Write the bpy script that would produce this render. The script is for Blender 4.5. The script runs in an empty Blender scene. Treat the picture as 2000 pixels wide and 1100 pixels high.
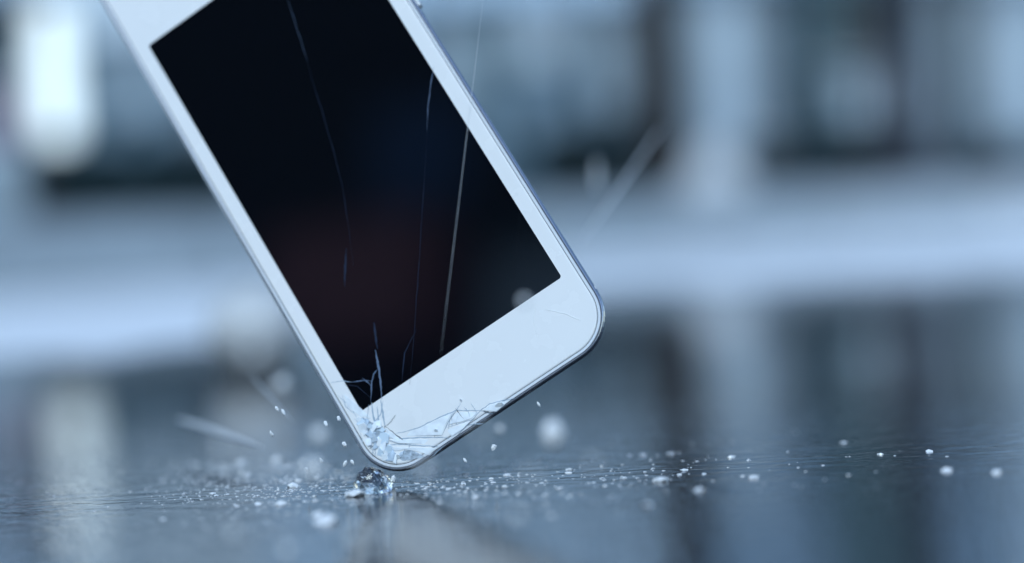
import bpy, bmesh, math, random
from mathutils import Vector, Matrix, noise
import mathutils

random.seed(7)
sc = bpy.context.scene
R_ = math.radians

# ------------------------------------------------------------------ camera
PW, PH = 2000.0, 1100.0            # the photograph's own pixel grid
FP = 9.35 * 430.0                  # focal length in those pixels
CAM_H = 0.0478                     # camera height above the wet asphalt (m)

def dcam(px, py):                  # ray in camera axes (x right, y down, z forward), z = 1
    return Vector(((px - PW / 2) / FP, (py - PH / 2) / FP, 1.0))

_h0, _h1 = dcam(0, 531), dcam(2000, 411)      # two points of the horizon
UP = _h1.cross(_h0).normalized()
if UP.y > 0: UP = -UP
FWD = (Vector((0, 0, 1)) - UP * UP.z).normalized()
RIGHT = FWD.cross(UP)
if RIGHT.x < 0: RIGHT = -RIGHT
C2W = Matrix((RIGHT, FWD, UP))                # camera axes -> world axes
CAM = Vector((0, 0, CAM_H))

def ray(px, py): return C2W @ dcam(px, py)
def at(px, py, depth): return CAM + ray(px, py) * depth
def ground(px, py, z=0.0):
    r = ray(px, py)
    return CAM + r * ((z - CAM.z) / r.z)

cd = bpy.data.cameras.new('camera')
cam = bpy.data.objects.new('camera', cd); sc.collection.objects.link(cam)
B = C2W @ Matrix(((1, 0, 0), (0, -1, 0), (0, 0, -1)))
cam.matrix_world = Matrix.Translation(CAM) @ B.to_4x4()
cd.sensor_width = 36.0
cd.lens = 36.0 * FP / PW
cd.clip_start = 0.005; cd.clip_end = 400
cd.dof.use_dof = True
cd.dof.focus_distance = 0.4145
cd.dof.aperture_fstop = cd.lens / 16.0
cd.dof.aperture_blades = 0
sc.camera = cam

# ------------------------------------------------------------------ sky, sun, exposure
SUN_EL, SUN_AZ = 48.0, 200.0       # azimuth clockwise from +Y (the view direction)
w = bpy.data.worlds.new('World'); sc.world = w; w.use_nodes = True
nt = w.node_tree
sky = nt.nodes.new('ShaderNodeTexSky'); sky.sky_type = 'NISHITA'
sky.sun_disc = False
sky.sun_elevation = R_(SUN_EL); sky.sun_rotation = R_(SUN_AZ)
sky.air_density = 1.0; sky.dust_density = 0.3; sky.ozone_density = 2.2
bg = nt.nodes['Background']; bg.inputs['Strength'].default_value = 0.15
nt.links.new(sky.outputs[0], bg.inputs[0])
sl = bpy.data.lights.new('sun', 'SUN'); sl.energy = 1.2; sl.angle = R_(25); sl.color = (0.80, 0.96, 1.0)
sun = bpy.data.objects.new('sun', sl); sc.collection.objects.link(sun)
sd = Vector((math.sin(R_(SUN_AZ)) * math.cos(R_(SUN_EL)), math.cos(R_(SUN_AZ)) * math.cos(R_(SUN_EL)), math.sin(R_(SUN_EL))))
sun.rotation_euler = (-sd).to_track_quat('-Z', 'Y').to_euler()
sun.location = sd * 5
sc.view_settings.view_transform = 'Standard'; sc.view_settings.look = 'None'
sc.view_settings.gamma = 1.0; sc.view_settings.exposure = 0.55
sc.cycles.use_denoising = True
sc.cycles.max_bounces = 10; sc.cycles.transmission_bounces = 8; sc.cycles.glossy_bounces = 5
sc.cycles.caustics_reflective = False; sc.cycles.caustics_refractive = False
sc.cycles.sample_clamp_indirect = 6.0

# ------------------------------------------------------------------ helpers
def link(o): sc.collection.objects.link(o); return o
def tag(o, label=None, cat=None, group=None, kind=None):
    if label: o['label'] = label
    if cat: o['category'] = cat
    if group: o['group'] = group
    if kind: o['kind'] = kind
    return o
def empty(name, loc=(0, 0, 0)):
    o = bpy.data.objects.new(name, None); o.location = loc; o.empty_display_size = 0.01
    return link(o)
def meshobj(name, verts, faces, mat, parent=None, smooth=False):
    m = bpy.data.meshes.new(name); m.from_pydata([tuple(v) for v in verts], [], faces); m.update()
    if smooth:
        for p in m.polygons: p.use_smooth = True
    m.materials.append(mat)
    o = link(bpy.data.objects.new(name, m))
    if parent is not None: o.parent = parent
    return o
def bmobj(name, bm, mat, parent=None, smooth=False):
    m = bpy.data.meshes.new(name); bm.normal_update(); bm.to_mesh(m); bm.free()
    if smooth:
        for p in m.polygons: p.use_smooth = True
    m.materials.append(mat)
    o = link(bpy.data.objects.new(name, m))
    if parent is not None: o.parent = parent
    return o
def box(name, x0, x1, y0, y1, z0, z1, mat, parent=None, bevel=0.0, seg=2):
    bm = bmesh.new()
    bmesh.ops.create_cube(bm, size=1.0)
    for v in bm.verts:
        v.co = Vector(((x0 + x1) / 2 + v.co.x * (x1 - x0), (y0 + y1) / 2 + v.co.y * (y1 - y0), (z0 + z1) / 2 + v.co.z * (z1 - z0)))
    if bevel: bmesh.ops.bevel(bm, geom=bm.edges[:], offset=bevel, segments=seg, affect='EDGES')
    return bmobj(name, bm, mat, parent)

def mat(name, base=(.5, .5, .5), rough=.5, spec=.5, metal=0.0, trans=0.0, ior=1.45, emis=None, estr=0.0,
        vary=0.0, vscale=5.0, bump=0.0, bscale=50.0, bdist=0.001, rvar=0.0, coat=0.0):
    m = bpy.data.materials.new(name); m.use_nodes = True
    n = m.node_tree; p = n.nodes['Principled BSDF']; L = n.links
    p.inputs['Base Color'].default_value = (*base, 1); p.inputs['Roughness'].default_value = rough
    p.inputs['Specular IOR Level'].default_value = spec; p.inputs['Metallic'].default_value = metal
    p.inputs['Transmission Weight'].default_value = trans; p.inputs['IOR'].default_value = ior
    p.inputs['Coat Weight'].default_value = coat; p.inputs['Coat Roughness'].default_value = 0.03
    if emis: p.inputs['Emission Color'].default_value = (*emis, 1); p.inputs['Emission Strength'].default_value = estr
    if vary or bump or rvar:
        tc = n.nodes.new('ShaderNodeTexCoord')
    if vary:
        t = n.nodes.new('ShaderNodeTexNoise'); t.inputs['Scale'].default_value = vscale; t.inputs['Detail'].default_value = 6
        L.new(tc.outputs['Object'], t.inputs['Vector'])
        r = n.nodes.new('ShaderNodeValToRGB')
        r.color_ramp.elements[0].position = .3; r.color_ramp.elements[1].position = .7
        r.color_ramp.elements[0].color = (*[c * (1 - vary) for c in base], 1)
        r.color_ramp.elements[1].color = (*[min(1, c * (1 + vary)) for c in base], 1)
        L.new(t.outputs['Fac'], r.inputs['Fac']); L.new(r.outputs['Color'], p.inputs['Base Color'])
    if rvar:
        t = n.nodes.new('ShaderNodeTexNoise'); t.inputs['Scale'].default_value = vscale * 2.3; t.inputs['Detail'].default_value = 5
        L.new(tc.outputs['Object'], t.inputs['Vector'])
        q = n.nodes.new('ShaderNodeMapRange'); q.inputs['To Min'].default_value = max(.01, rough - rvar); q.inputs['To Max'].default_value = rough + rvar
        q.inputs['From Min'].default_value = .3; q.inputs['From Max'].default_value = .7
        L.new(t.outputs['Fac'], q.inputs['Value']); L.new(q.outputs['Result'], p.inputs['Roughness'])
    if bump:
        t = n.nodes.new('ShaderNodeTexNoise'); t.inputs['Scale'].default_value = bscale; t.inputs['Detail'].default_value = 4
        L.new(tc.outputs['Object'], t.inputs['Vector'])
        b = n.nodes.new('ShaderNodeBump'); b.inputs['Strength'].default_value = bump; b.inputs['Distance'].default_value = bdist
        L.new(t.outputs['Fac'], b.inputs['Height']); L.new(b.outputs['Normal'], p.inputs['Normal'])
    return m

M = {}
M['road'] = mat('pale_concrete', (.78, .81, .83), .55, vary=.12, vscale=3, bump=.3, bscale=120, bdist=.002)
M['kerb'] = mat('kerb_granite', (.30, .35, .38), .6, vary=.2, vscale=14, bump=.4, bscale=80, bdist=.003)
M['paving'] = mat('paving', (.42, .43, .45), .6, vary=.15, vscale=2)
M['render'] = mat('blue_grey_render', (.105, .175, .225), .8, vary=.1, vscale=1.5, bump=.3, bscale=60, bdist=.003)
M['render_pale'] = mat('pale_render', (.36, .445, .50), .8, vary=.08, vscale=1.5, bump=.3, bscale=60, bdist=.003)
M['render_white'] = mat('white_render', (.60, .70, .77), .8, vary=.08, vscale=1.5)
M['render_teal'] = mat('teal_render', (.09, .16, .19), .8, vary=.15, vscale=2)
M['render_mid'] = mat('grey_render', (.215, .30, .37), .8, vary=.12, vscale=1.5)
M['added_fascia'] = mat('pale_blue_added_fascia', (.55, .72, .88), .6, vary=.08, vscale=1.5)
M['added_fascia_mid'] = mat('mid_blue_added_fascia', (.27, .40, .54), .6, vary=.08, vscale=1.5)
M['plinth'] = mat('dark_plinth_stone', (.09, .135, .16), .6, vary=.4, vscale=6)
M['frame'] = mat('window_frame_paint', (.55, .60, .64), .4)
M['frame_dark'] = mat('dark_frame_paint', (.07, .08, .09), .4)
M['pane'] = mat('window_glass', (.03, .07, .09), .08, spec=.5)
M['pane_pale'] = mat('window_glass_blind', (.40, .50, .60), .12, spec=.5)
M['lit'] = mat('lit_window_glass', (.7, .74, .76), .3, emis=(.72, .90, 1.0), estr=1.0)
M['pink'] = mat('faded_pink_poster', (.42, .33, .40), .7)
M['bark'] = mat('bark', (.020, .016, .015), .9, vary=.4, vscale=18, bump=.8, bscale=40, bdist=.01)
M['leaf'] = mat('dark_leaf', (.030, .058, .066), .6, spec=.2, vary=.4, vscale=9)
M['pole'] = mat('pole_paint', (.05, .052, .07), .45, vary=.15, vscale=10)
M['stone'] = mat('pale_stone', (.55, .57, .58), .7, vary=.15, vscale=12, bump=.4, bscale=40, bdist=.003)

# ------------------------------------------------------------------ ground
def wet_material():
    m = bpy.data.materials.new('wet_asphalt'); m.use_nodes = True
    n = m.node_tree; L = n.links; p = n.nodes['Principled BSDF']
    tc = n.nodes.new('ShaderNodeTexCoord')
    def noise_(scale, detail, sx=1, sy=1):
        mp = n.nodes.new('ShaderNodeMapping'); mp.inputs['Scale'].default_value = (sx, sy, 1)
        t = n.nodes.new('ShaderNodeTexNoise'); t.inputs['Scale'].default_value = scale; t.inputs['Detail'].default_value = detail
        L.new(tc.outputs['Object'], mp.inputs['Vector']); L.new(mp.outputs['Vector'], t.inputs['Vector']); return t
    a = noise_(700, 4)
    r = n.nodes.new('ShaderNodeValToRGB')
    r.color_ramp.elements[0].color = (.004, .005, .007, 1); r.color_ramp.elements[1].color = (.03, .033, .038, 1)
    r.color_ramp.elements[0].position = .35; r.color_ramp.elements[1].position = .75
    L.new(a.outputs['Fac'], r.inputs['Fac']); L.new(r.outputs['Color'], p.inputs['Base Color'])
    b = noise_(60, 5, .45, 1.2)
    q = n.nodes.new('ShaderNodeMapRange'); q.inputs['From Min'].default_value = .35; q.inputs['From Max'].default_value = .7
    q.inputs['To Min'].default_value = .025; q.inputs['To Max'].default_value = .06
    L.new(b.outputs['Fac'], q.inputs['Value']); L.new(q.outputs['Result'], p.inputs['Roughness'])
    p.inputs['IOR'].default_value = 1.45
    c1 = noise_(230, 3, .42, 1.0); c2 = noise_(34, 3, .8, 1.3)
    mx = n.nodes.new('ShaderNodeMath'); mx.operation = 'MULTIPLY_ADD'; mx.inputs[1].default_value = .5
    L.new(c2.outputs['Fac'], mx.inputs[0]); L.new(c1.outputs['Fac'], mx.inputs[2])
    bp = n.nodes.new('ShaderNodeBump'); bp.inputs['Strength'].default_value = 1.0; bp.inputs['Distance'].default_value = .00021
    dv = n.nodes.new('ShaderNodeVectorMath'); dv.operation = 'DISTANCE'      # splash ripples die away from the impact
    hit = ground(740, 945); dv.inputs[1].default_value = hit
    L.new(tc.outputs['Object'], dv.inputs[0])
    mr = n.nodes.new('ShaderNodeMapRange'); mr.interpolation_type = 'SMOOTHSTEP'
    mr.inputs['From Min'].default_value = .07; mr.inputs['From Max'].default_value = .30
    mr.inputs['To Min'].default_value = 1.0; mr.inputs['To Max'].default_value = .2
    L.new(dv.outputs['Value'], mr.inputs['Value'])
    mm = n.nodes.new('ShaderNodeMath'); mm.operation = 'MULTIPLY'
    L.new(mx.outputs[0], mm.inputs[0]); L.new(mr.outputs['Result'], mm.inputs[1])
    L.new(mm.outputs[0], bp.inputs['Height']); L.new(bp.outputs['Normal'], p.inputs['Normal'])
    return m
M['wet'] = wet_material()

def sheet(name, pts, z, mat_, thick=0.003):
    bm = bmesh.new()
    vs = [bm.verts.new((p.x, p.y, z)) for p in pts]
    f = bm.faces.new(vs); f.normal_update()
    if f.normal.z < 0: f.normal_flip()
    bmesh.ops.triangulate(bm, faces=[f])
    return bmobj(name, bm, mat_)

road = tag(sheet('road', [Vector((-60, -30, 0)), Vector((60, -30, 0)), Vector((60, 120, 0)), Vector((-60, 120, 0))], -0.004, M['road']), kind='structure')
edge_px = [(-500, 735), (-200, 712), (60, 696), (200, 700), (330, 676), (470, 668), (620, 640), (800, 606), (1000, 590), (1150, 566),
           (1300, 556), (1450, 560), (1600, 551), (1780, 548), (1900, 538), (2100, 533), (2500, 515)]
edge = [ground(x, y) for x, y in edge_px]
# a softly wandering edge
fine = []
for i in range(len(edge) - 1):
    for k in range(6):
        q = edge[i].lerp(edge[i + 1], k / 6)
        q.y += .03 * noise.noise(Vector((q.x * 9, 0, 3))) + .012 * noise.noise(Vector((q.x * 31, 1, 3)))
        fine.append(q)
fine.append(edge[-1])
wet = sheet('wet_asphalt', [Vector((-1.6, -.9, 0)), Vector((1.8, -.9, 0))] + fine[::-1], 0.0, M['wet'])
tag(wet, kind='structure')

# kerb running obliquely behind the road, pavement behind it
K0 = at(-900, 566, 3.4); K1 = at(2900, 400, 8.2); K0.z = K1.z = 0
kd = (K1 - K0).normalized(); kn = Vector((-kd.y, kd.x, 0))
kerb = tag(empty('kerb', K0), kind='structure')
klen = (K1 - K0).length; nk = int(klen / .62); kl = klen / nk
bm = bmesh.new(); bmesh.ops.create_cube(bm, size=1.0)
for v in bm.verts: v.co = Vector((v.co.x * (kl - .008), v.co.y * .15, v.co.z * .160))
bmesh.ops.bevel(bm, geom=bm.edges[:], offset=.012, segments=2, affect='EDGES')
km = bpy.data.meshes.new('kerb_stone'); bm.to_mesh(km); bm.free(); km.materials.append(M['kerb'])
kms = []
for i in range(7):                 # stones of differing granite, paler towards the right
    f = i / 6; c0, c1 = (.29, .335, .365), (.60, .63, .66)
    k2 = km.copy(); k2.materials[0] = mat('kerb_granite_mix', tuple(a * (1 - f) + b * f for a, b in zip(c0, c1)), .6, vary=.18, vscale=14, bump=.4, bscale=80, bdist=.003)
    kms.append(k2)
ang = math.atan2(kd.y, kd.x)
for i in range(nk):
    t = (i + .5) / nk
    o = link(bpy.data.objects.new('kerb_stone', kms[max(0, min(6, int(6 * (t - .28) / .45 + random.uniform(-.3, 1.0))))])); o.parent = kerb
    o.location = kd * (klen * t) + kn * .075 + Vector((0, 0, .0645 + random.uniform(-.003, .003)))
    o.rotation_euler = (0, 0, ang + random.uniform(-.006, .006))
a0, a1 = K0 + kn * .152, K1 + kn * .152
pav = meshobj('pavement', [(a0.x - 6 * kd.x, a0.y - 6 * kd.y, .138), (a1.x + 6 * kd.x, a1.y + 6 * kd.y, .138), (30, 60, .138), (-30, 60, .138)], [(0, 1, 2, 3)], M['paving'])
tag(pav, kind='structure')

# ------------------------------------------------------------------ background: building, trees, shrubs, post
YB = 14.0
def X(px, y, py=250): p = at(px, py, y / ray(px, py).y); return p.x
def Z(py, px, y): p = at(px, py, y / ray(px, py).y); return p.z

def tube(name, pts, rads, mat_, parent=None, n=10, smooth=True, cap=True):
    verts, faces = [], []
    up0 = Vector((0, 0, 1))
    for i, p in enumerate(pts):
        t = (pts[min(i + 1, len(pts) - 1)] - pts[max(i - 1, 0)]).normalized()
        ref = up0 if abs(t.z) < .9 else Vector((0, 1, 0))
        a = t.cross(ref).normalized(); b = t.cross(a)
        for k in range(n):
            th = 2 * math.pi * k / n
            verts.append(p + (a * math.cos(th) + b * math.sin(th)) * rads[i])
    for i in range(len(pts) - 1):
        for k in range(n):
            faces.append((i * n + k, i * n + (k + 1) % n, (i + 1) * n + (k + 1) % n, (i + 1) * n + k))
    if cap:
        faces.append(tuple(range(n))[::-1]); faces.append(tuple((len(pts) - 1) * n + k for k in range(n)))
    return meshobj(name, verts, faces, mat_, parent, smooth)

bld = tag(empty('building', (0, YB, .12)), 'blurred blue-grey street building with tall windows behind the phone', 'building')
def bbox(name, px0, px1, z0, z1, d0, d1, m, parent=None, bevel=0.0):
    """box on the facade; d = metres in front (negative) or behind the wall plane"""
    par = parent or bld
    o = box(name, X(px0, YB), X(px1, YB), d0, d1, z0 - .12, z1 - .12, m, None, bevel)
    o.parent = par
    return o
def zz(py, px): return Z(py, px, YB)
wall = bbox('wall', -2600, 4600, .119, 6.5, 0, .3, M['render'])
roof = bbox('roof', -2640, 4640, 6.5, 6.7, -.25, .5, M['plinth'])
bbox('plinth', -2600, 4600, .121, .40, -.04, 0.0, M['plinth'])
def window(px0, px1, z0, z1, pane, frame=None, fw=.045, mull=0):
    frame = frame or M['frame']
    x0, x1 = X(px0, YB), X(px1, YB)
    bm = bmesh.new()
    def b(a, c, e, f):
        r = bmesh.ops.create_cube(bm, size=1.0)['verts']
        for v in r: v.co = Vector(((a + c) / 2 + v.co.x * (c - a), -.03 + v.co.y * .06, (e + f) / 2 + v.co.z * (f - e)))
    Z0, Z1 = z0 - .12, z1 - .12
    b(x0 - fw, x0, Z0 - fw, Z1 + fw); b(x1, x1 + fw, Z0 - fw, Z1 + fw); b(x0, x1, Z0 - fw, Z0); b(x0, x1, Z1, Z1 + fw)
    for k in range(mull):
        c = x0 + (x1 - x0) * (k + 1) / (mull + 1); b(c - .012, c + .012, Z0, Z1)
    wo = bmobj('window', bm, frame, bld)
    po = box('pane', x0, x1, -.012, -.003, Z0, Z1, pane); po.parent = wo
    so = box('sill', x0 - fw - .03, x1 + fw + .03, -.11, 0, Z0 - fw - .05, Z0 - fw - .002, M['stone'], bevel=.006); so.parent = wo
    return wo
window(-60, 40, zz(150, 0), 1.85, M['pane'], M['frame'])
window(80, 147, zz(275, 110), 1.86, M['lit'], M['frame_dark'])
window(420, 560, zz(250, 500), 1.84, M['pane_pale'], mull=1)
window(640, 780, zz(250, 700), 1.84, M['pane'], mull=1)
window(1480, 1545, zz(250, 1500), 2.3, M['pane_pale'])
window(1585, 1735, zz(115, 1650), 2.9, M['pane'], M['pole'], mull=1)
window(1870, 1905, zz(95, 1890), 1.84, M['pane'], M['frame'])
for a, b_ in ((-520, -380), (-300, -160), (2180, 2300), (2420, 2560)): window(a, b_, 1.2, 2.6, M['pane'], mull=1)
for k in range(9): window(-500 + k * 360, -360 + k * 360, 3.9, 5.3, M['pane'], mull=1)
# rendered bays of differing tone, proud of the wall; bottoms at differing heights
for i, (a, b_, pyb, top, m_) in enumerate((
        (855, 930, 200, 1.9, 'render_pale'), (930, 1010, 95, 1.86, 'render_pale'), (1010, 1095, 130, 1.9, 'render_white'), (1095, 1160, 90, 1.88, 'render_pale'), (1160, 1238, 215, 1.9, 'render_pale'),
        (945, 1055, 290, zz(150, 1000), 'render_mid'), (1085, 1150, 270, zz(170, 1100), 'render_mid'),
        (1345, 1400, 300, 1.9, 'render_pale'), (1400, 1452, 350, 1.9, 'render_white'), (1452, 1500, 260, 1.86, 'render_pale'),
        (1500, 1530, 330, 1.88, 'render_mid'), (1552, 1600, 320, 1.9, 'render_teal'), (1630, 1740, 280, zz(150, 1680), 'render_pale'), (1655, 1715, 262, zz(165, 1680), 'render_white'),
        (1820, 1866, 310, 1.9, 'render_pale'), (1910, 1950, 240, 1.88, 'render_pale'), (1950, 2010, 280, 1.9, 'render_white'), (2010, 2160, 280, 1.9, 'render_pale'),
        (175, 232, 280, 1.9, 'render_mid'), (240, 305, 230, 1.9, 'render_pale'), (305, 380, 260, 1.88, 'render_mid'))):
    bbox('bay', a, b_, zz(pyb, (a + b_) / 2), top, -.06 - .013 * (i % 5) - (.07 if a == 1655 else 0), -.001, M[m_], bevel=.01)
for a, b_, m_ in ((-400, 50, 'added_fascia'), (50, 180, 'added_fascia'), (180, 480, 'render_white'), (480, 830, 'added_fascia'), (850, 1080, 'added_fascia'), (1080, 1250, 'added_fascia'), (1340, 1560, 'added_fascia_mid'), (1560, 1780, 'render_teal'), (1780, 1890, 'added_fascia_mid'), (1890, 2300, 'added_fascia')):  # bands added mostly above view to brighten the wet ground's reflections
    bbox('added_fascia', a, b_, (1.86 if a < 100 else 1.56 if a < 840 else 1.64) + .04 * (a % 3), 3.7, -.26 - .011 * (a % 4), -.135, M[m_], bevel=.01)
for a, m_ in ((1240, 'frame_dark'), (1535, 'pole'), (1608, 'render_teal'), (1745, 'pole'), (1872, 'frame_dark'), (400, 'frame_dark'), (168, 'render_teal'), (985, 'render_teal')):
    tube('drainpipe', [Vector((X(a, YB), -.16, .02)), Vector((X(a, YB), -.16, 1.9))], [.05, .05], M[m_], bld, 10)
bbox('poster', -60, 30, zz(270, 0), zz(165, 0), -.012, -.001, M['pink'])
bbox('bay', -60, 38, zz(420, 0), zz(285, 0), -.10, -.001, M['render_pale'], bevel=.01)

def leaves(name, centres, count, size, mat_, parent):
    verts, faces = [], []
    for i in range(count):
        c, r = random.choice(centres)
        d = Vector((random.gauss(0, 1), random.gauss(0, 1), random.gauss(0, 1))).normalized() * (random.random() ** .4)
        p = Vector((c.x + d.x * r.x, c.y + d.y * r.y, c.z + d.z * r.z))
        a = Vector((random.gauss(0, 1), random.gauss(0, 1), random.gauss(0, .6))).normalized()
        b = a.cross(Vector((random.gauss(0, 1), random.gauss(0, 1), random.gauss(0, 1)))).normalized()
        s = size * random.uniform(.6, 1.3); k = len(verts)
        verts += [p - a * s, p + b * s * .45, p + a * s, p - b * s * .45]; faces.append((k, k + 1, k + 2, k + 3))
    return meshobj(name, verts, faces, mat_, parent)

def tree(px, y, px_w, lean_px, label):
    x0 = X(px + lean_px, y, 340); x1 = X(px, y, 0); z1 = Z(0, px, y)
    sl = (x1 - x0) / (z1 - .12); r = px_w / 2 * y / FP
    t = tag(empty('tree', (x0, y, .11)), label, 'tree')
    pts = [Vector((sl * h + .012 * math.sin(h * 5 + px), .01 * math.sin(h * 3), h)) for h in (0, .1, .35, .7, 1.1, 1.6, 2.2, 2.8, 3.3)]
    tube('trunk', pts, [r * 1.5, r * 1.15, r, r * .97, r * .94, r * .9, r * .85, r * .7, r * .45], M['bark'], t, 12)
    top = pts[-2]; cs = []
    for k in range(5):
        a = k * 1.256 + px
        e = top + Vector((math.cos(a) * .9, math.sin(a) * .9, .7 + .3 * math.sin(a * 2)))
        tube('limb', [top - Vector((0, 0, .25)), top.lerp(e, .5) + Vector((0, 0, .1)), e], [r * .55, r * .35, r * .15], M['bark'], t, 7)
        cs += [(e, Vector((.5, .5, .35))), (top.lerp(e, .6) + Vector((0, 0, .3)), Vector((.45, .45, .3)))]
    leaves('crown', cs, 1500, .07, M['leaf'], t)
    return t
tree(1285, 8.0, 92, 34, 'dark leaning tree trunk, the thicker one just right of the phone')
tree(30, 9.0, 26, 34, 'thin dark tree trunk left of the lit window')

tree(1700, 9.5, 20, 6, 'thin dark trunk left of the lamp post')
tree(1895, 10.0, 24, -4, 'thin dark trunk right of the lamp post')
tree(1130, 10.5, 16, 10, 'very thin trunk close to the right phone edge')

post = tag(empty('lamp_post', (X(1785, 8.5, 300), 8.5, .138)), 'slim dark lamp post towards the right edge, before the pale wall', 'lamp post')
tube('post_base', [Vector((0, 0, 0)), Vector((0, 0, .5)), Vector((0, 0, .56))], [.072, .07, .056], M['pole'], post, 16)
tube('shaft', [Vector((0, 0, .55)), Vector((0, 0, 4.2))], [.055, .042], M['pole'], post, 16)
tube('lantern', [Vector((0, 0, 4.2)), Vector((0, 0, 4.3)), Vector((0, 0, 4.6)), Vector((0, 0, 4.7))], [.05, .16, .2, .04], M['pole'], post, 12)

def shrub(px0, px1, pytop, y, label):
    x0, x1 = X(px0, y), X(px1, y); xc = (x0 + x1) / 2; hw = (x1 - x0) / 2
    zt = Z(pytop, (px0 + px1) / 2, y) - .11
    s = tag(empty('shrub', (xc, y, .11)), label, 'shrub', 'low shrubs along the house front')
    cs = []
    for k in range(7):
        u = -1 + 2 * (k + .5) / 7
        cs.append((Vector((u * hw * .8, random.uniform(-.1, .1), zt * random.uniform(.42, .58))), Vector((hw * .32, .22, zt * .45))))
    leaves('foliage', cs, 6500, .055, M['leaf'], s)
    for k in range(3):
        u = random.uniform(-.5, .5)
        tube('stem', [Vector((u * hw * .5, 0, 0)), Vector((u * hw, .02, zt * .7))], [.018, .008], M['bark'], s, 6)
shrub(1040, 1275, 240, 11.5, 'dark low shrub directly right of the phone edge, left of the thick trunk')
shrub(1415, 1580, 275, 11.8, 'dark low shrub between the thick trunk and the post, the left one')
shrub(1575, 1800, 240, 11.6, 'dark low shrub touching the lamp post from the left')
shrub(1850, 2010, 290, 12.0, 'small dim shrub at the right edge below the pale wall')
shrub(50, 255, 285, 11.7, 'dark low shrub under the lit window')
shrub(235, 470, 270, 11.4, 'dark low shrub next to the phone on its left side')

bol = tag(empty('bollard', (X(1400, 5.7, 400), 5.7, .138)), 'squat pale stone bollard right of the thick tree trunk', 'bollard')
tube('bollard_body', [Vector((0, 0, 0)), Vector((0, 0, .02)), Vector((0, 0, .06)), Vector((0, 0, .12)), Vector((0, 0, .14))], [.10, .095, .075, .05, .02], M['stone'], bol, 16)

# added unseen house; its tones make the screen's dark, navy and reddish reflections
M['brick'] = mat('red_brick', (.55, .25, .26), .8, vary=.25, vscale=6)
M['slate'] = mat('dark_slate_cladding', (.035, .042, .055), .7, vary=.3, vscale=4)
M['added_blue_pane'] = mat('blue_window_glass', (.09, .17, .34), .15)
opp = tag(empty('added_slate_house', (-10.0, -15.0, 0)), 'added unseen dark house that shapes the reflection in the black phone screen', 'house')
box('wall', -6.5, 5, -.4, 0, 0, 10.4, M['slate'], opp)
box('roof', -6.7, 5.2, -.7, .3, 10.4, 10.7, M['plinth'], opp)
box('added_balcony', -1.25, .5, .001, .9, 4.9, 6.0, M['brick'], opp, .02)  # red block added for the reddish patch mirrored in the screen
box('door', .9, 1.9, .001, .06, 0, 2.2, M['frame_dark'], opp)
for x_, z_ in ((-.1, 6.35), (-4.4, 6.35), (-4.4, 3.2), (-4.4, .9), (-1.2, .9), (-1.2, 3.0), (3.6, 6.35)):  # blue panes added for the navy patch mirrored in the screen
    wf = box('window', x_ - .65, x_ + .65, 0.001, .05, z_ - .1, z_ + 1.2, M['frame_dark'], opp)
    box('pane', x_ - .55, x_ + .55, .051, .06, z_, z_ + 1.1, M['added_blue_pane'], wf)
ann = box('added_annex', 1.1, 6.6, .2, .7, 0, 5.5, M['render_white'], opp, .02)  # pale block added for the haze mirrored low in the screen
box('added_annex_roof', 1.0, 6.7, .1, .8, 5.5, 5.65, M['plinth'], opp)

# round pale cobble lying on the road behind the phone's left edge
p = ground(505, 722); gz = 0.0
bm = bmesh.new(); bmesh.ops.create_icosphere(bm, subdivisions=3, radius=1)
for v in bm.verts:
    v.co *= 1 + .10 * noise.noise(v.co * 1.7)
    v.co = Vector((v.co.x * .021, v.co.y * .019, v.co.z * .0185))
cob = bmobj('cobblestone', bm, M['stone'], None, True); cob.location = (p.x, p.y, gz + .0178)
tag(cob, 'pale rounded blurred stone on the wet ground beside the left edge of the phone', 'stone')

# ------------------------------------------------------------------ smartphone
PR = Matrix(((0.82074, 0.508084, 0.261224), (-0.551308, 0.824282, 0.128916), (-0.149822, -0.249821, 0.956631)))
PT = Vector((-30.8563, 26.5789, 421.9997)) * .001
FLIP = Matrix(((1, 0, 0), (0, -1, 0), (0, 0, -1)))
PM = Matrix.Translation(CAM + C2W @ PT) @ (C2W @ PR @ FLIP).to_4x4()     # phone axes: x right, y up the screen, z towards the viewer; origin = screen corner
PMI = PM.inverted()
MM = .001
def on_phone(px, py, z=0.0):
    """photo pixel -> phone-plane coordinates (mm)"""
    o = PMI @ CAM; d = PMI.to_3x3() @ ray(px, py)
    q = o + d * ((z * MM - o.z) / d.z)
    return Vector((q.x / MM, q.y / MM))

M['white'] = mat('white_bezel_under_glass', (.85, .86, .86), .25, spec=.5, coat=.8, vary=.008, vscale=60, rvar=.06)
M['screen'] = mat('black_screen_glass', (.0010, .0018, .0034), .04, spec=.7)
M['metal'] = mat('brushed_aluminium', (.42, .45, .49), .25, metal=1.0)
M['chamfer'] = mat('polished_edge', (.86, .90, .94), .2, metal=.25)
M['gasket'] = mat('dark_gasket', (.02, .022, .025), .5)
M['band'] = mat('antenna_plastic', (.75, .78, .82), .4)
M['back'] = mat('phone_back', (.50, .53, .57), .35, metal=.8)

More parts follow.
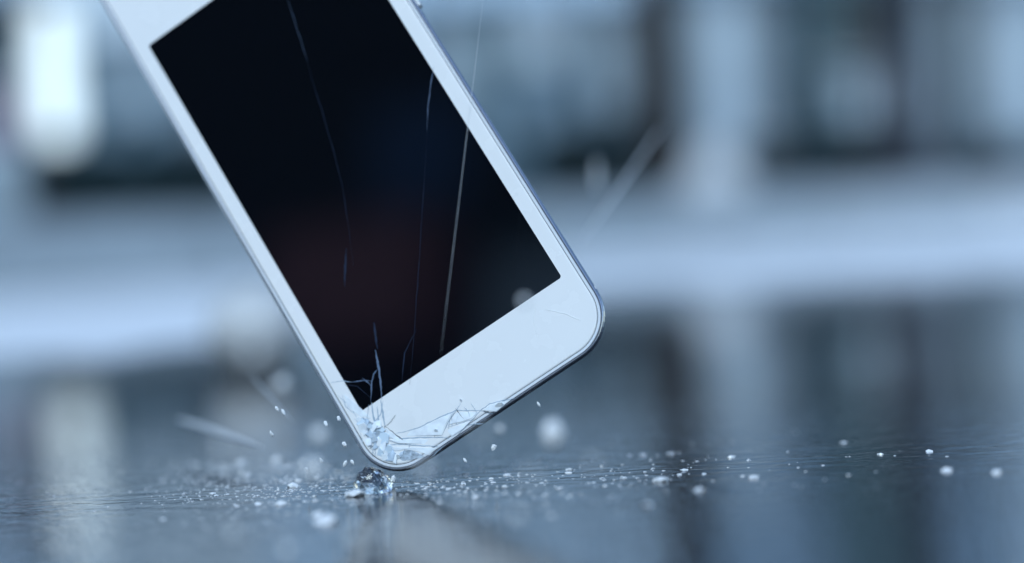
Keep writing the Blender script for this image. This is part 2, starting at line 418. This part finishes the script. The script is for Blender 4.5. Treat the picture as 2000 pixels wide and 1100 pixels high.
phone = tag(empty('smartphone'), 'white smartphone with black cracked screen dropping on its corner', 'smartphone')
phone.matrix_world = PM
GX0, GX1, GY0, GY1 = -3.05, 52.95, -14.6, 119.0        # cover glass outline (mm)
RAD = 8.2
def rr(x0, x1, y0, y1, r, n=14):
    pts = []
    for cx, cy, a0 in ((x1 - r, y0 + r, -90), (x1 - r, y1 - r, 0), (x0 + r, y1 - r, 90), (x0 + r, y0 + r, 180)):
        for k in range(n + 1):
            a = R_(a0 + 90 * k / n); pts.append((cx + r * math.cos(a), cy + r * math.sin(a)))
    return pts
def ring(e, n=14): return rr(GX0 - e, GX1 + e, GY0 - e, GY1 + e, RAD + e, n)
def loft(name, prof, mat_, cap0=False, cap1=False, loops=None, smooth=False):
    verts, faces = [], []
    for i, (e, z) in enumerate(prof):
        for x, y in (ring(e) if loops is None else loops(e)): verts.append((x * MM, y * MM, z * MM))
    N = len(verts) // len(prof)
    for i in range(len(prof) - 1):
        for k in range(N):
            faces.append((i * N + k, i * N + (k + 1) % N, (i + 1) * N + (k + 1) % N, (i + 1) * N + k))
    if cap0: faces.append(tuple(range(N)))
    if cap1: faces.append(tuple((len(prof) - 1) * N + k for k in range(N))[::-1])
    bm = bmesh.new()
    vs = [bm.verts.new(v) for v in verts]
    for f in faces: bm.faces.new([vs[i] for i in f])
    bmesh.ops.recalc_face_normals(bm, faces=bm.faces[:])
    return bmobj(name, bm, mat_, phone, smooth)

# white border of the cover glass, open in the middle where the screen shows
SW, SH = 49.8, 94.2
outer = ring(-.35); inner = rr(0, SW, 0, SH, .6, 14)
V, F = [], []
o2 = ring(-.1); o3 = ring(0); i2 = rr(-.0, SW, 0, SH, .6, 14)
for loop, z in ((o3, -.9), (o3, -.32), (o2, -.08), (outer, 0), (inner, 0), (i2, -.06)):
    V += [(x * MM, y * MM, z * MM) for x, y in loop]
N = len(outer)
for i in range(5):
    for k in range(N): F.append((i * N + k, i * N + (k + 1) % N, (i + 1) * N + (k + 1) % N, (i + 1) * N + k))
bezel = meshobj('bezel', V, F, M['white'], phone)
screen = loft('screen', [(.0, -.03), (.0, -.5)], M['screen'], True, True, loops=lambda e: rr(-.2, SW + .2, -.2, SH + .2, .6))
loft('gasket', [(-.3, -.42), (.3, -.42), (.3, -.95), (-.3, -.95), (-.3, -.42)], M['gasket'])
loft('trim_ring', [(.12, -.45), (.12, -.14), (.20, -.06), (.62, -.07), (.68, -.12), (.68, -.40)], M['chamfer'])
loft('frame', [(.60, -.50), (.72, -.28), (.78, -.16), (.98, -.14), (1.14, -.22), (1.30, -.45), (1.42, -.85), (1.42, -1.3), (1.22, -2.4), (.75, -4.0), (-.1, -5.4), (-1.4, -6.5), (-3.0, -7.2)], M['metal'])
loft('back_cover', [(-2.9, -7.1), (-3.2, -7.3), (-6, -7.5)], M['back'], False, True)

# antenna breaks and side buttons
def side_box(name, cx, cy, sx, sy, z0, z1, mat_, bevel=.08):
    o = box(name, (cx - sx / 2) * MM, (cx + sx / 2) * MM, (cy - sy / 2) * MM, (cy + sy / 2) * MM, z0 * MM, z1 * MM, mat_, phone, bevel * MM)
    return o
a = on_phone(706, 861)
side_box('antenna_band', GX0 - 1.22, -5.4, .44, .9, -2.0, -.62, M['band'])
side_box('antenna_band', GX1 + 1.22, -5.4, .44, .9, -2.0, -.62, M['band'])
b = on_phone(803, 12)
side_box('side_button', GX1 + 1.55, b.y + 3.2, .7, 7.5, -3.0, -1.0, M['chamfer'], .2)

# ---- cracks: thin wedge-shaped ridges of split glass following the lines of the photograph
def crack_mat(name, base, rough, tr):
    return mat(name, base, rough, spec=.5, trans=tr)
M['crack_dark'] = mat('crack_shadow_gap', (.03, .045, .06), .5)
M['crack_mid'] = mat('crack_wall_glass', (.33, .42, .51), .3)
M['crack_light'] = mat('crack_frosted_glass', (.12, .17, .26), .5, spec=.25)
M['crack_faint'] = mat('crack_hairline', (.018, .028, .055), .6, spec=.15)
def crack(pts_px, w, mat_, h=.05, name='crack', taper=True, sub=5, jit=.06):
    raw = [on_phone(*p) for p in pts_px]
    pts = []
    for i in range(len(raw) - 1):
        for k in range(sub):
            q = raw[i].lerp(raw[i + 1], k / sub)
            if k: q += Vector((random.uniform(-jit, jit), random.uniform(-jit, jit)))
            pts.append(q)
    pts.append(raw[-1])
    verts, faces = [], []
    n = len(pts)
    for i, p in enumerate(pts):
        t = (pts[min(i + 1, n - 1)] - pts[max(i - 1, 0)]).normalized(); nn = Vector((-t.y, t.x))
        ww = w * .62 * random.uniform(.65, 1.25)
        if taper: ww *= min(1, .25 + 3 * min(i, n - 1 - i) / n)
        l, r = p + nn * ww, p - nn * ww
        verts += [(l.x * MM, l.y * MM, -.04 * MM), (p.x * MM, p.y * MM, h * MM), (r.x * MM, r.y * MM, -.04 * MM)]
    for i in range(n - 1):
        a_ = 3 * i
        faces += [(a_, a_ + 3, a_ + 4, a_ + 1), (a_ + 1, a_ + 4, a_ + 5, a_ + 2)]
    return meshobj(name, verts, faces, mat_, phone)

def Q(X_, Y_): return (560 + X_ / 3.056, 640 + Y_ / 3.056)     # crop coordinates used while reading the photo
# dark cracks on the white corner
crack([Q(585, 590), Q(588, 680), Q(600, 770)], .22, M['crack_dark'])
crack([Q(582, 585), Q(640, 630), Q(690, 668), Q(715, 702)], .26, M['crack_dark'])
crack([Q(620, 637), Q(700, 622), Q(780, 600), Q(880, 552), Q(960, 515), Q(1010, 494), Q(1080, 496), Q(1150, 495), Q(1230, 515)], .28, M['crack_mid'])
crack([Q(590, 660), Q(700, 662), Q(800, 655), Q(930, 655), Q(968, 661)], .34, M['crack_mid'])
crack([Q(600, 703), Q(660, 696), Q(760, 702), Q(900, 709)], .36, M['crack_mid'])
crack([Q(940, 602), Q(1040, 570), Q(1110, 548), Q(1160, 492), Q(1210, 455), Q(1280, 436), Q(1365, 424)], .24, M['crack_mid'])
crack([Q(800, 634), Q(870, 596), Q(950, 588)], .18, M['crack_mid'])
crack([Q(930, 640), Q(960, 570), Q(1010, 500), Q(1045, 440)], .2, M['crack_mid'])
crack([Q(1080, 585), Q(1120, 575), Q(1175, 576)], .2, M['crack_mid'])
crack([Q(1110, 548), Q(1060, 600), Q(1020, 640)], .16, M['crack_mid'])
crack([Q(1160, 492), Q(1200, 506), Q(1255, 512)], .2, M['crack_dark'])
crack([Q(860, 775), Q(905, 735), Q(960, 690)], .16, M['crack_mid'])
# grey chipped strokes rising from the corner over the white border
for pts, w in (([Q(505, 445), Q(520, 540), Q(540, 620)], .5), ([Q(560, 430), Q(575, 520), Q(585, 590)], .55), ([Q(540, 470), Q(548, 560), Q(530, 650)], .4),
               ([Q(575, 440), Q(560, 520), Q(500, 590)], .3), ([Q(400, 545), Q(440, 560), Q(500, 540)], .25), ([Q(260, 330), Q(330, 318), Q(390, 325)], .22),
               ([Q(330, 400), Q(350, 470), Q(420, 530)], .22), ([Q(300, 400), Q(380, 470), Q(430, 560)], .2)):
    crack(pts, w, M['crack_mid'])
# pale cracks across the black screen
crack([Q(528, 130), Q(540, 190), Q(552, 260), Q(560, 340), Q(568, 430)], .40, M['crack_light'])
crack([Q(548, 245), Q(520, 275), Q(506, 330), Q(500, 445)], .28, M['crack_light'])
crack([Q(390, 325), Q(440, 318), Q(505, 318)], .22, M['crack_light'])
crack([Q(450, 300), Q(480, 325), Q(500, 345)], .2, M['crack_light'])
crack([Q(345, 340), Q(420, 350), Q(500, 420)], .14, M['crack_faint'])
crack([(737, 682), (733, 655), (730, 630)], .4, M['crack_faint'])
crack([(848, 130), (842, 160), (836, 205), (834, 255)], .17, M['crack_light'])
crack([(834, 255), (830, 330), (824, 420), (818, 520), (811, 620), (805, 700), (800, 752)], .11, M['crack_faint'])
crack([(560, -6), (575, 40), (590, 88), (600, 120)], .09, M['crack_light'])
crack([(600, 120), (612, 165), (630, 220), (650, 290), (668, 360), (680, 440), (690, 520)], .11, M['crack_faint'])
crack([(676, 485), (674, 520), (673, 560)], .35, M['crack_faint'])
crack([(815, 640), (790, 690), (785, 745)], .2, M['crack_faint'])
# faint arc marks at the far corner
crack([(1045, 600), (1042, 625), (1050, 660)], .12, M['white'], .09)
crack([(1065, 604), (1100, 612), (1135, 626)], .14, M['white'], .09)

# fine splinter lines spreading from the struck corner
for i in range(24):
    if i < 14: p0 = Q(random.uniform(440, 620), random.uniform(560, 770)); th = random.uniform(-2.4, -.6); l_ = random.uniform(14, 40)
    else: p0 = Q(random.uniform(620, 1180), 0); t_ = (p0[0] - 560) * 3.056; p0 = Q(t_, 800 - (t_ - 620) * .56); th = random.uniform(-2.5, -.9); l_ = random.uniform(10, 30)
    p1 = (p0[0] + l_ * .5 * math.cos(th + random.uniform(-.3, .3)), p0[1] + l_ * .5 * math.sin(th)); p2 = (p0[0] + l_ * math.cos(th), p0[1] + l_ * math.sin(th))
    crack([p0, p1, p2], random.uniform(.09, .2), M['crack_mid'] if i % 5 else M['crack_dark'], h=.13)

# ---- crumbled corner: grey layer laid bare, small glass pieces on top of it
M['bare'] = mat('bared_grey_layer', (.40, .48, .56), .6, vary=.45, vscale=900, bump=1, bscale=1500, bdist=.0002)
M['piece'] = mat('splintered_glass', (.80, .86, .92), .12, spec=.6, vary=.12, vscale=600)
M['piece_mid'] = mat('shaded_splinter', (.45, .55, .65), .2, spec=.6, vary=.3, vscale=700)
M['piece_clear'] = mat('pale_blue_splinter', (.62, .74, .84), .05, spec=.8)
def plate(name, px_pts, z, thick, mat_, parent=phone, tilt=(0, 0), jitter=0):
    pts = [on_phone(*p) for p in px_pts]
    c = sum(pts, Vector((0, 0))) / len(pts)
    verts = []
    for dz, sh in ((z + thick, .9), (z, 1.0)):
        for p in pts:
            d = p - c
            verts.append(((c.x + d.x * sh) * MM, (c.y + d.y * sh) * MM, (dz + max(-.3, tilt[0] * d.x + tilt[1] * d.y)) * MM))
    n = len(pts)
    bm = bmesh.new(); vs = [bm.verts.new(v) for v in verts]
    bm.faces.new(vs[:n]); bm.faces.new(vs[n:][::-1])
    for k in range(n): bm.faces.new((vs[k], vs[n + k], vs[n + (k + 1) % n], vs[(k + 1) % n]))
    bmesh.ops.recalc_face_normals(bm, faces=bm.faces[:])
    return bmobj(name, bm, mat_, parent)
bare = plate('bared_layer', [Q(x, y) for x, y in ((402, 540), (450, 528), (505, 560), (575, 585), (592, 640), (598, 700), (640, 745), (650, 790), (600, 775), (540, 725), (480, 660), (440, 610))], -.03, .05, M['bare'])
plate('bared_layer', [Q(x, y) for x, y in ((655, 775), (672, 745), (700, 731), (745, 730), (785, 745), (828, 772), (790, 780), (740, 792), (690, 798))], -.03, .05, M['bare'])
# larger split slabs fanning to the right along the bottom edge
for pts, tl in (
        (((628, 640), (780, 605), (960, 520), (1004, 500), (958, 572), (926, 645), (700, 652)), (.010, -.03)),
        (((606, 672), (930, 664), (900, 700), (660, 690)), (-.012, .05)),
        (((606, 714), (896, 718), (850, 762), (790, 740), (700, 726), (640, 735)), (.012, .04)),
        (((1014, 502), (1148, 503), (1108, 542), (1042, 564), (968, 580)), (-.02, -.04)),
        (((1165, 497), (1215, 460), (1282, 442), (1338, 433), (1250, 503)), (.02, .05)),
        (((946, 612), (1100, 558), (1056, 604), (985, 650)), (.02, -.05)),
        (((592, 600), (680, 668), (700, 690), (604, 650)), (-.03, .03)),
        (((340, 395), (430, 470), (505, 540), (440, 535), (360, 470)), (.02, .02))):
    plate('glass_slab', [Q(*p_) for p_ in pts], -.02, .11, M['piece'], tilt=tl)
# pieces: an uneven scatter of polygons inside the crumbled strip
strip = [Q(430, 550), Q(470, 560), Q(520, 600), Q(570, 610), Q(455, 600), Q(500, 640), Q(545, 665), Q(580, 660), Q(490, 680), Q(530, 710), Q(575, 715), Q(560, 745),
         Q(595, 750), Q(620, 770), Q(540, 575), Q(500, 590), Q(560, 690), Q(515, 660), Q(470, 625), Q(610, 735), Q(640, 780), Q(625, 745), Q(585, 775), Q(445, 575)]
for i, (cx, cy) in enumerate(strip):
    n = random.choice((4, 4, 5, 6)); r0 = random.uniform(6.5, 12) * (.8 if i % 3 == 0 else 1)
    a0 = random.uniform(0, 6.28)
    pts = []
    for k in range(n):
        aa = a0 + 6.283 * (k + random.uniform(-.25, .25)) / n; rr_ = r0 * random.uniform(.7, 1.2)
        pts.append((cx + rr_ * math.cos(aa), cy + rr_ * 1.1 * math.sin(aa)))
    plate('glass_piece', pts, .04 + .05 * random.random(), .16, (M['piece'], M['piece_mid'], M['piece'], M['piece_clear'])[i % 4], tilt=(random.uniform(-.2, .2), random.uniform(-.2, .2)))
for (x, y, r) in ((668, 770, 5.5), (893, 615, 4.5), (1268, 462, 7), (1040, 432, 2.5)):
    c = Q(x, y)
    plate('glass_piece', [(c[0] + r * math.cos(t + .3) * (1.3 if x > 1200 else .9), c[1] + r * .8 * math.sin(t + .3) - (.5 * r * math.cos(t) if x > 1200 else 0)) for t in (0, 1.1, 2.3, 3.3, 4.4, 5.3)], .03, .35, M['piece'], tilt=(.3, .5))

# ------------------------------------------------------------------ glass bits and drops
M['crumb'] = mat('crushed_glass', (.95, .98, 1.0), .08, spec=.9, trans=.15)
M['drop'] = mat('spray_drop', (.97, .99, 1.0), .05, spec=.9, trans=.2, ior=1.33)
M['glass'] = mat('thick_clear_glass', (.86, .93, 1.0), .01, trans=1.0, ior=1.5)
M['sliver'] = mat('frosted_streak_sliver', (.80, .84, .87), .3, trans=.45)

def nugget_mesh(name, seed, mat_, sub=1, flat=.6, rough=.35, smooth=False):
    rnd = random.Random(seed)
    bm = bmesh.new(); bmesh.ops.create_icosphere(bm, subdivisions=sub, radius=1)
    for v in bm.verts:
        v.co *= 1 + rnd.uniform(-rough, rough)
        v.co.z = max(v.co.z * flat + flat * .55, 0)
    m = bpy.data.meshes.new(name); bm.to_mesh(m); bm.free()
    if smooth:
        for p in m.polygons: p.use_smooth = True
    m.materials.append(mat_); return m
crumbs = [nugget_mesh('glass_crumb', 10 + i, M['crumb'], 1, .34 + .08 * (i % 3), .35) for i in range(6)]
flakes = [nugget_mesh('glass_flake', 40 + i, M['crumb'], 1, .38, .3) for i in range(5)]

def put(name, me, loc, size, rz=None, asp=1.0):
    o = link(bpy.data.objects.new(name, me)); o.location = loc
    o.scale = (size * asp, size, size); o.rotation_euler = (0, 0, random.uniform(0, 6.28) if rz is None else rz)
    return o
def mmpx(depth): return depth / FP        # metres per photo pixel at that depth

# named larger flakes: (px, py of its base, width px, label)
flake_list = [
    (573, 951, 30, 'largest white glass flake left of the glass chunk'),
    (1291, 940, 32, 'pointed white glass flake, largest right of the phone'),
    (1471, 934, 24, 'white pointed glass flake, second large one right of the phone'),
    (1366, 959, 26, 'flat white glass flake between the two pointed ones, nearer the camera'),
    (1266, 988, 24, 'blurred pale glass flake nearest the camera below the pointed one'),
    (1256, 890, 18, 'pale glass flake behind the largest pointed flake'),
    (1309, 887, 17, 'pale glass flake upper right of the largest pointed flake'),
    (1427, 894, 18, 'notched pale glass flake above the second pointed flake'),
    (1849, 920, 26, 'blurred pale glass flake low near the right edge'),
    (1945, 924, 24, 'blurred pale glass flake closest to the right edge'),
    (1814, 883, 19, 'thin pale flake under the reflection of the lamp post'),
    (1720, 888, 14, 'thin pale flake left of the lamp post reflection'),
    (504, 985, 18, 'tilted white flake on the left, nearer than the big white one'),
    (548, 985, 26, 'long flat white flake in front of the big white one'),
    (470, 905, 24, 'soft pale blurred flake far left of the chunk'),
    (540, 900, 30, 'soft wide pale flake behind the big white one'),
    (484, 928, 16, 'pale flake just below the soft blurred one on the left'),
    (1065, 968, 16, 'white flake on the wet ground beneath the right phone corner'),
    (930, 971, 18, 'white flake in front, right of the phone shadow'),
    (988, 929, 16, 'bright oval flake right of the phone corner, rear one'),
    (987, 951, 14, 'bright oval flake right of the phone corner, front one'),
    (1112, 918, 15, 'bright lone flake below the blurred bright drop'),
    (640, 1020, 60, 'wide blurred white patch of glass left of the phone reflection'),
    (620, 1006, 24, 'soft white flake just behind the wide blurred patch'),
]
for i, (px, py, wpx, lab) in enumerate(flake_list):
    g = ground(px, py); dep = (g - CAM).dot(C2W @ Vector((0, 0, 1)))
    o = put('glass_flake', flakes[i % 5], (g.x, g.y, -.0001), wpx / 2 * mmpx(dep), asp=1.0)
    tag(o, lab, 'glass flake', 'large glass flakes on the wet asphalt')

# the many small crumbs round the point of impact
def rnd_spot():
    u = random.random()
    if u < .52: return random.triangular(250, 790, 610), 905 + abs(random.gauss(0, 1)) * 62 if random.random() < .6 else random.gauss(925, 32)
    if u < .94: return random.triangular(760, 1300, 830), random.gauss(942, 36)
    return random.triangular(1150, 1900, 1250), random.gauss(905, 26)
cnt = {'left': 0, 'mid': 0, 'right': 0}
labs = {'left': 'tiny bright glass crumb on the wet asphalt left of the phone corner',
        'mid': 'tiny bright glass crumb on the wet asphalt just right of the phone corner',
        'right': 'tiny pale glass crumb on the wet asphalt far right of the phone'}
n = 0
while n < 290:
    px, py = rnd_spot()
    if not (850 < py < 1085): continue
    g = ground(px, py); dep = g.y
    wpx = random.choice((3.5, 4, 4.5, 5, 6, 7, 8, 10)) * random.uniform(.75, 1.1)
    k = 'left' if px < 770 else ('mid' if px < 1250 else 'right')
    o = put('glass_crumb', crumbs[n % 6], (g.x, g.y, -.00005), wpx / 2 * mmpx(dep), asp=random.uniform(1, 2.1), rz=random.uniform(-.4, .4))
    tag(o, labs[k], 'glass crumb', {'left': 'glass crumbs left of the impact', 'mid': 'glass crumbs beside the impact', 'right': 'glass crumbs far right of the impact'}[k])
    n += 1
# finer dust of glass, uncountable
V, F = [], []
base = [Vector(v.co) for v in crumbs[0].vertices]; bf = [tuple(p.vertices) for p in crumbs[0].polygons]
for i in range(1700):
    px, py = rnd_spot()
    if i % 3 == 0: px, py = random.gauss(520, 150), 900 + abs(random.gauss(0, 70))
    if not (830 < py < 1090 and -40 < px < 2040): continue
    g = ground(px, py); s = random.uniform(.8, 2.6) * mmpx(g.y); ax = random.uniform(1, 2.2); k = len(V)
    V += [Vector((g.x + b_.x * s * ax, g.y + b_.y * s, b_.z * s * 1.1)) for b_ in base]
    F += [tuple(j + k for j in f) for f in bf]
dust = meshobj('glass_dust', V, F, M['crumb'])
tag(dust, 'fine glittering glass dust and spray over the wet asphalt', 'glass dust', kind='stuff')

# chunk of broken glass right under the corner
bm = bmesh.new(); bmesh.ops.create_icosphere(bm, subdivisions=3, radius=1)
rnd = random.Random(3)
off = [Vector((rnd.gauss(0, 1), rnd.gauss(0, 1), rnd.gauss(0, 1))).normalized() for _ in range(26)]
lim = [rnd.uniform(.62, .98) for _ in off]
for v in bm.verts:
    s = 1.0
    for d, l in zip(off, lim):
        c = v.co.normalized().dot(d)
        if c > .05: s = min(s, l / c)
    v.co = v.co.normalized() * s * (1 + .10 * noise.noise(v.co * 4))
    v.co = Vector((v.co.x * (1.0 - .45 * max(0, v.co.z)) - .10 * v.co.z, v.co.y * .8, max(v.co.z * .95 + .30, 0)))
g = ground(727, 962); ch = bmobj('glass_chunk', bm, M['glass']); ch.location = (g.x, g.y, -.00005)
s = 48 * mmpx(g.y); ch.scale = (s, s, s * .92)
tag(ch, 'dark clear chunk of broken glass right under the phone corner', 'glass chunk')
g = ground(694, 969)
o = put('glass_flake', flakes[2], (g.x, g.y, 0), 22 * mmpx(g.y), rz=.2, asp=1.2)
tag(o, 'brilliant white flake at the left foot of the clear glass chunk', 'glass flake', 'large glass flakes on the wet asphalt')

# things in the air: small flecks near the focus and blurred drops nearer or farther
def fleck(px, py, lpx, wpx, angdeg, depth, label, me=None, name='glass_fleck', m=None):
    p = at(px, py, depth)
    s = mmpx(depth)
    bm = bmesh.new(); fl = name != 'spray_drop'
    bmesh.ops.create_icosphere(bm, subdivisions=1 if fl else 3, radius=.85 if fl else 1)
    for v in bm.verts:
        v.co = Vector((v.co.x * wpx / 2 * s, v.co.y * wpx / 2 * s, v.co.z * lpx / 2 * s)) * (1 + (.55 if fl else .12) * noise.noise(v.co * 2 + Vector((px, py, 0))))
    o = bmobj(name, bm, m or M['crumb'], None, name == 'spray_drop')
    o.location = p; o.rotation_euler = (0, R_(angdeg), 0)
    return o
FD = .4145
for (px, py, l, w_, a_, d, lab) in [
    (541, 799, 16, 8, -30, FD, 'upper of two tiny white flecks flying close together on the left'),
    (554, 806, 18, 8, -30, FD, 'lower of two tiny white flecks flying close together on the left'),
    (531, 847, 15, 8, -25, FD, 'single tiny white fleck flying below the pair on the left'),
    (661, 817, 16, 9, -25, FD, 'tiny white fleck flying right beside the left phone edge'),
    (636, 828, 16, 8, -25, FD, 'tiny white fleck at the top right of a blurred drop'),
    (673, 868, 16, 9, -35, FD, 'tiny fleck flying left of the antenna mark of the phone'),
    (674, 905, 18, 11, 30, FD, 'shiny fleck flying above the glass chunk, left of a twin'),
    (688, 903, 16, 9, -30, FD, 'shiny fleck flying above the glass chunk, right of its twin'),
    (628, 900, 15, 9, -30, FD, 'tiny fleck flying at the upper right of the pale lower drop'),
    (598, 917, 14, 9, -20, FD, 'tiny fleck shining inside the pale lower drop'),
    (964, 873, 17, 12, 22, FD, 'bright white fleck flying right of the phone corner'),
    (1052, 790, 14, 7, -25, FD, 'tiny fleck flying below the bottom edge of the phone'),
    (908, 899, 16, 8, -30, FD, 'tiny slanted fleck just above the ground right of the corner'),
    (768, 936, 22, 12, 15, FD, 'curved pale fleck between the glass chunk and the phone corner'),
]:
    tag(fleck(px, py, l, w_, a_, d, lab), lab, 'glass fleck', 'flecks of glass flying round the corner')
for (px, py, size, d, lab) in [
    (551, 752, 32, .60, 'faint blurred drop left of the phone, the highest of the three'),
    (624, 850, 34, .325, 'faint round blurred drop left of the corner, the middle of three'),
    (611, 916, 38, .325, 'pale blurred drop left of the corner, the lowest of three'),
    (1080, 848, 46, .335, 'large bright blurred drop right of the phone corner'),
    (1024, 588, 20, .33, 'pale blurred drop before the lower edge of the screen'),
    (1275, 820, 22, .60, 'small pale blurred drop over the wet asphalt on the right'),
    (830, 914, 28, .31, 'pale blurred drop touching the underside of the phone corner'),
    (938, 843, 19, .29, 'very faint large drop under the bottom edge of the phone'),
    (977, 838, 15, .36, 'faint small drop beside the very faint large one'),
    (907, 998, 24, .27, 'faint large blurred drop before the reflection of the phone'),
    (1036, 935, 24, .29, 'faint blurred drop low over the ground right of the corner'),
    (497, 690, 34, .26, 'faint huge blurred drop over the pale round stone'),
    (1160, 905, 18, .30, 'faint blurred drop right of the bright blurred one'),
    (690, 1045, 26, .30, 'blurred drop in the foreground left of the phone reflection'),
    (560, 1075, 22, .31, 'blurred drop at the lower frame edge left of the phone'),
    (455, 1040, 22, .31, 'blurred drop low in front on the left'),
    (750, 1010, 14, .33, 'small blurred drop in front of the glass chunk'),
    (1010, 1005, 22, .30, 'blurred drop low in front right of the phone reflection'),
    (430, 870, 20, .30, 'blurred drop above the left end of the crumbs'),
    (795, 830, 14, .33, 'pale blurred drop before the cracked white border'),
    (1925, 745, 18, .62, 'pale blurred drop over the wet ground near the right edge'),
    (1850, 815, 16, .58, 'smaller pale blurred drop left of the one near the right edge'),
]:
    tag(fleck(px, py, size * (1.25 if px == 1080 else 1), size * .9, 0, d, lab, name='spray_drop', m=M['drop']), lab, 'drop', 'blurred drops in the air')

# long solid slivers added in place of motion streaks in the air
def sliver(p0, d0, p1, d1, wpx, label, bend=0.0):
    a_, b_ = at(*p0, d0), at(*p1, d1); n_ = 8; pts = []; rr_ = []
    for i in range(n_ + 1):
        t = i / n_; q = a_.lerp(b_, t) + Vector((bend * math.sin(math.pi * t), 0, 0)); pts.append(q)
        rr_.append(wpx / 2 * mmpx(d0 + (d1 - d0) * t) * (.15 + .85 * math.sin(math.pi * min(1, max(0, t))) ** .5))
    o = tube('streak_sliver', pts, rr_, M['sliver'], None, 4, smooth=False)
    tag(o, label, 'glass sliver', 'long slivers standing in for motion streaks')
sliver((346, 818), .52, (514, 874), .46, 17, 'short thick pale sliver standing in for a streak low at the left of the phone')
sliver((486, 728), .50, (572, 822), .45, 5, 'thin faint sliver standing in for a streak slanting down to the pair of flecks')
sliver((948, -40), .405, (861, 690), .395, 1.0, 'very long thin sliver standing in for a streak crossing the screen and the right phone edge')
sliver((1132, 478), .52, (1296, 244), .58, 6.5, 'long faint sliver standing in for a streak slanting up to the right of the phone')
sliver((1166, 312), .62, (1166, 372), .62, 13, 'short upright faint sliver standing in for a streak between the phone and the thick trunk')
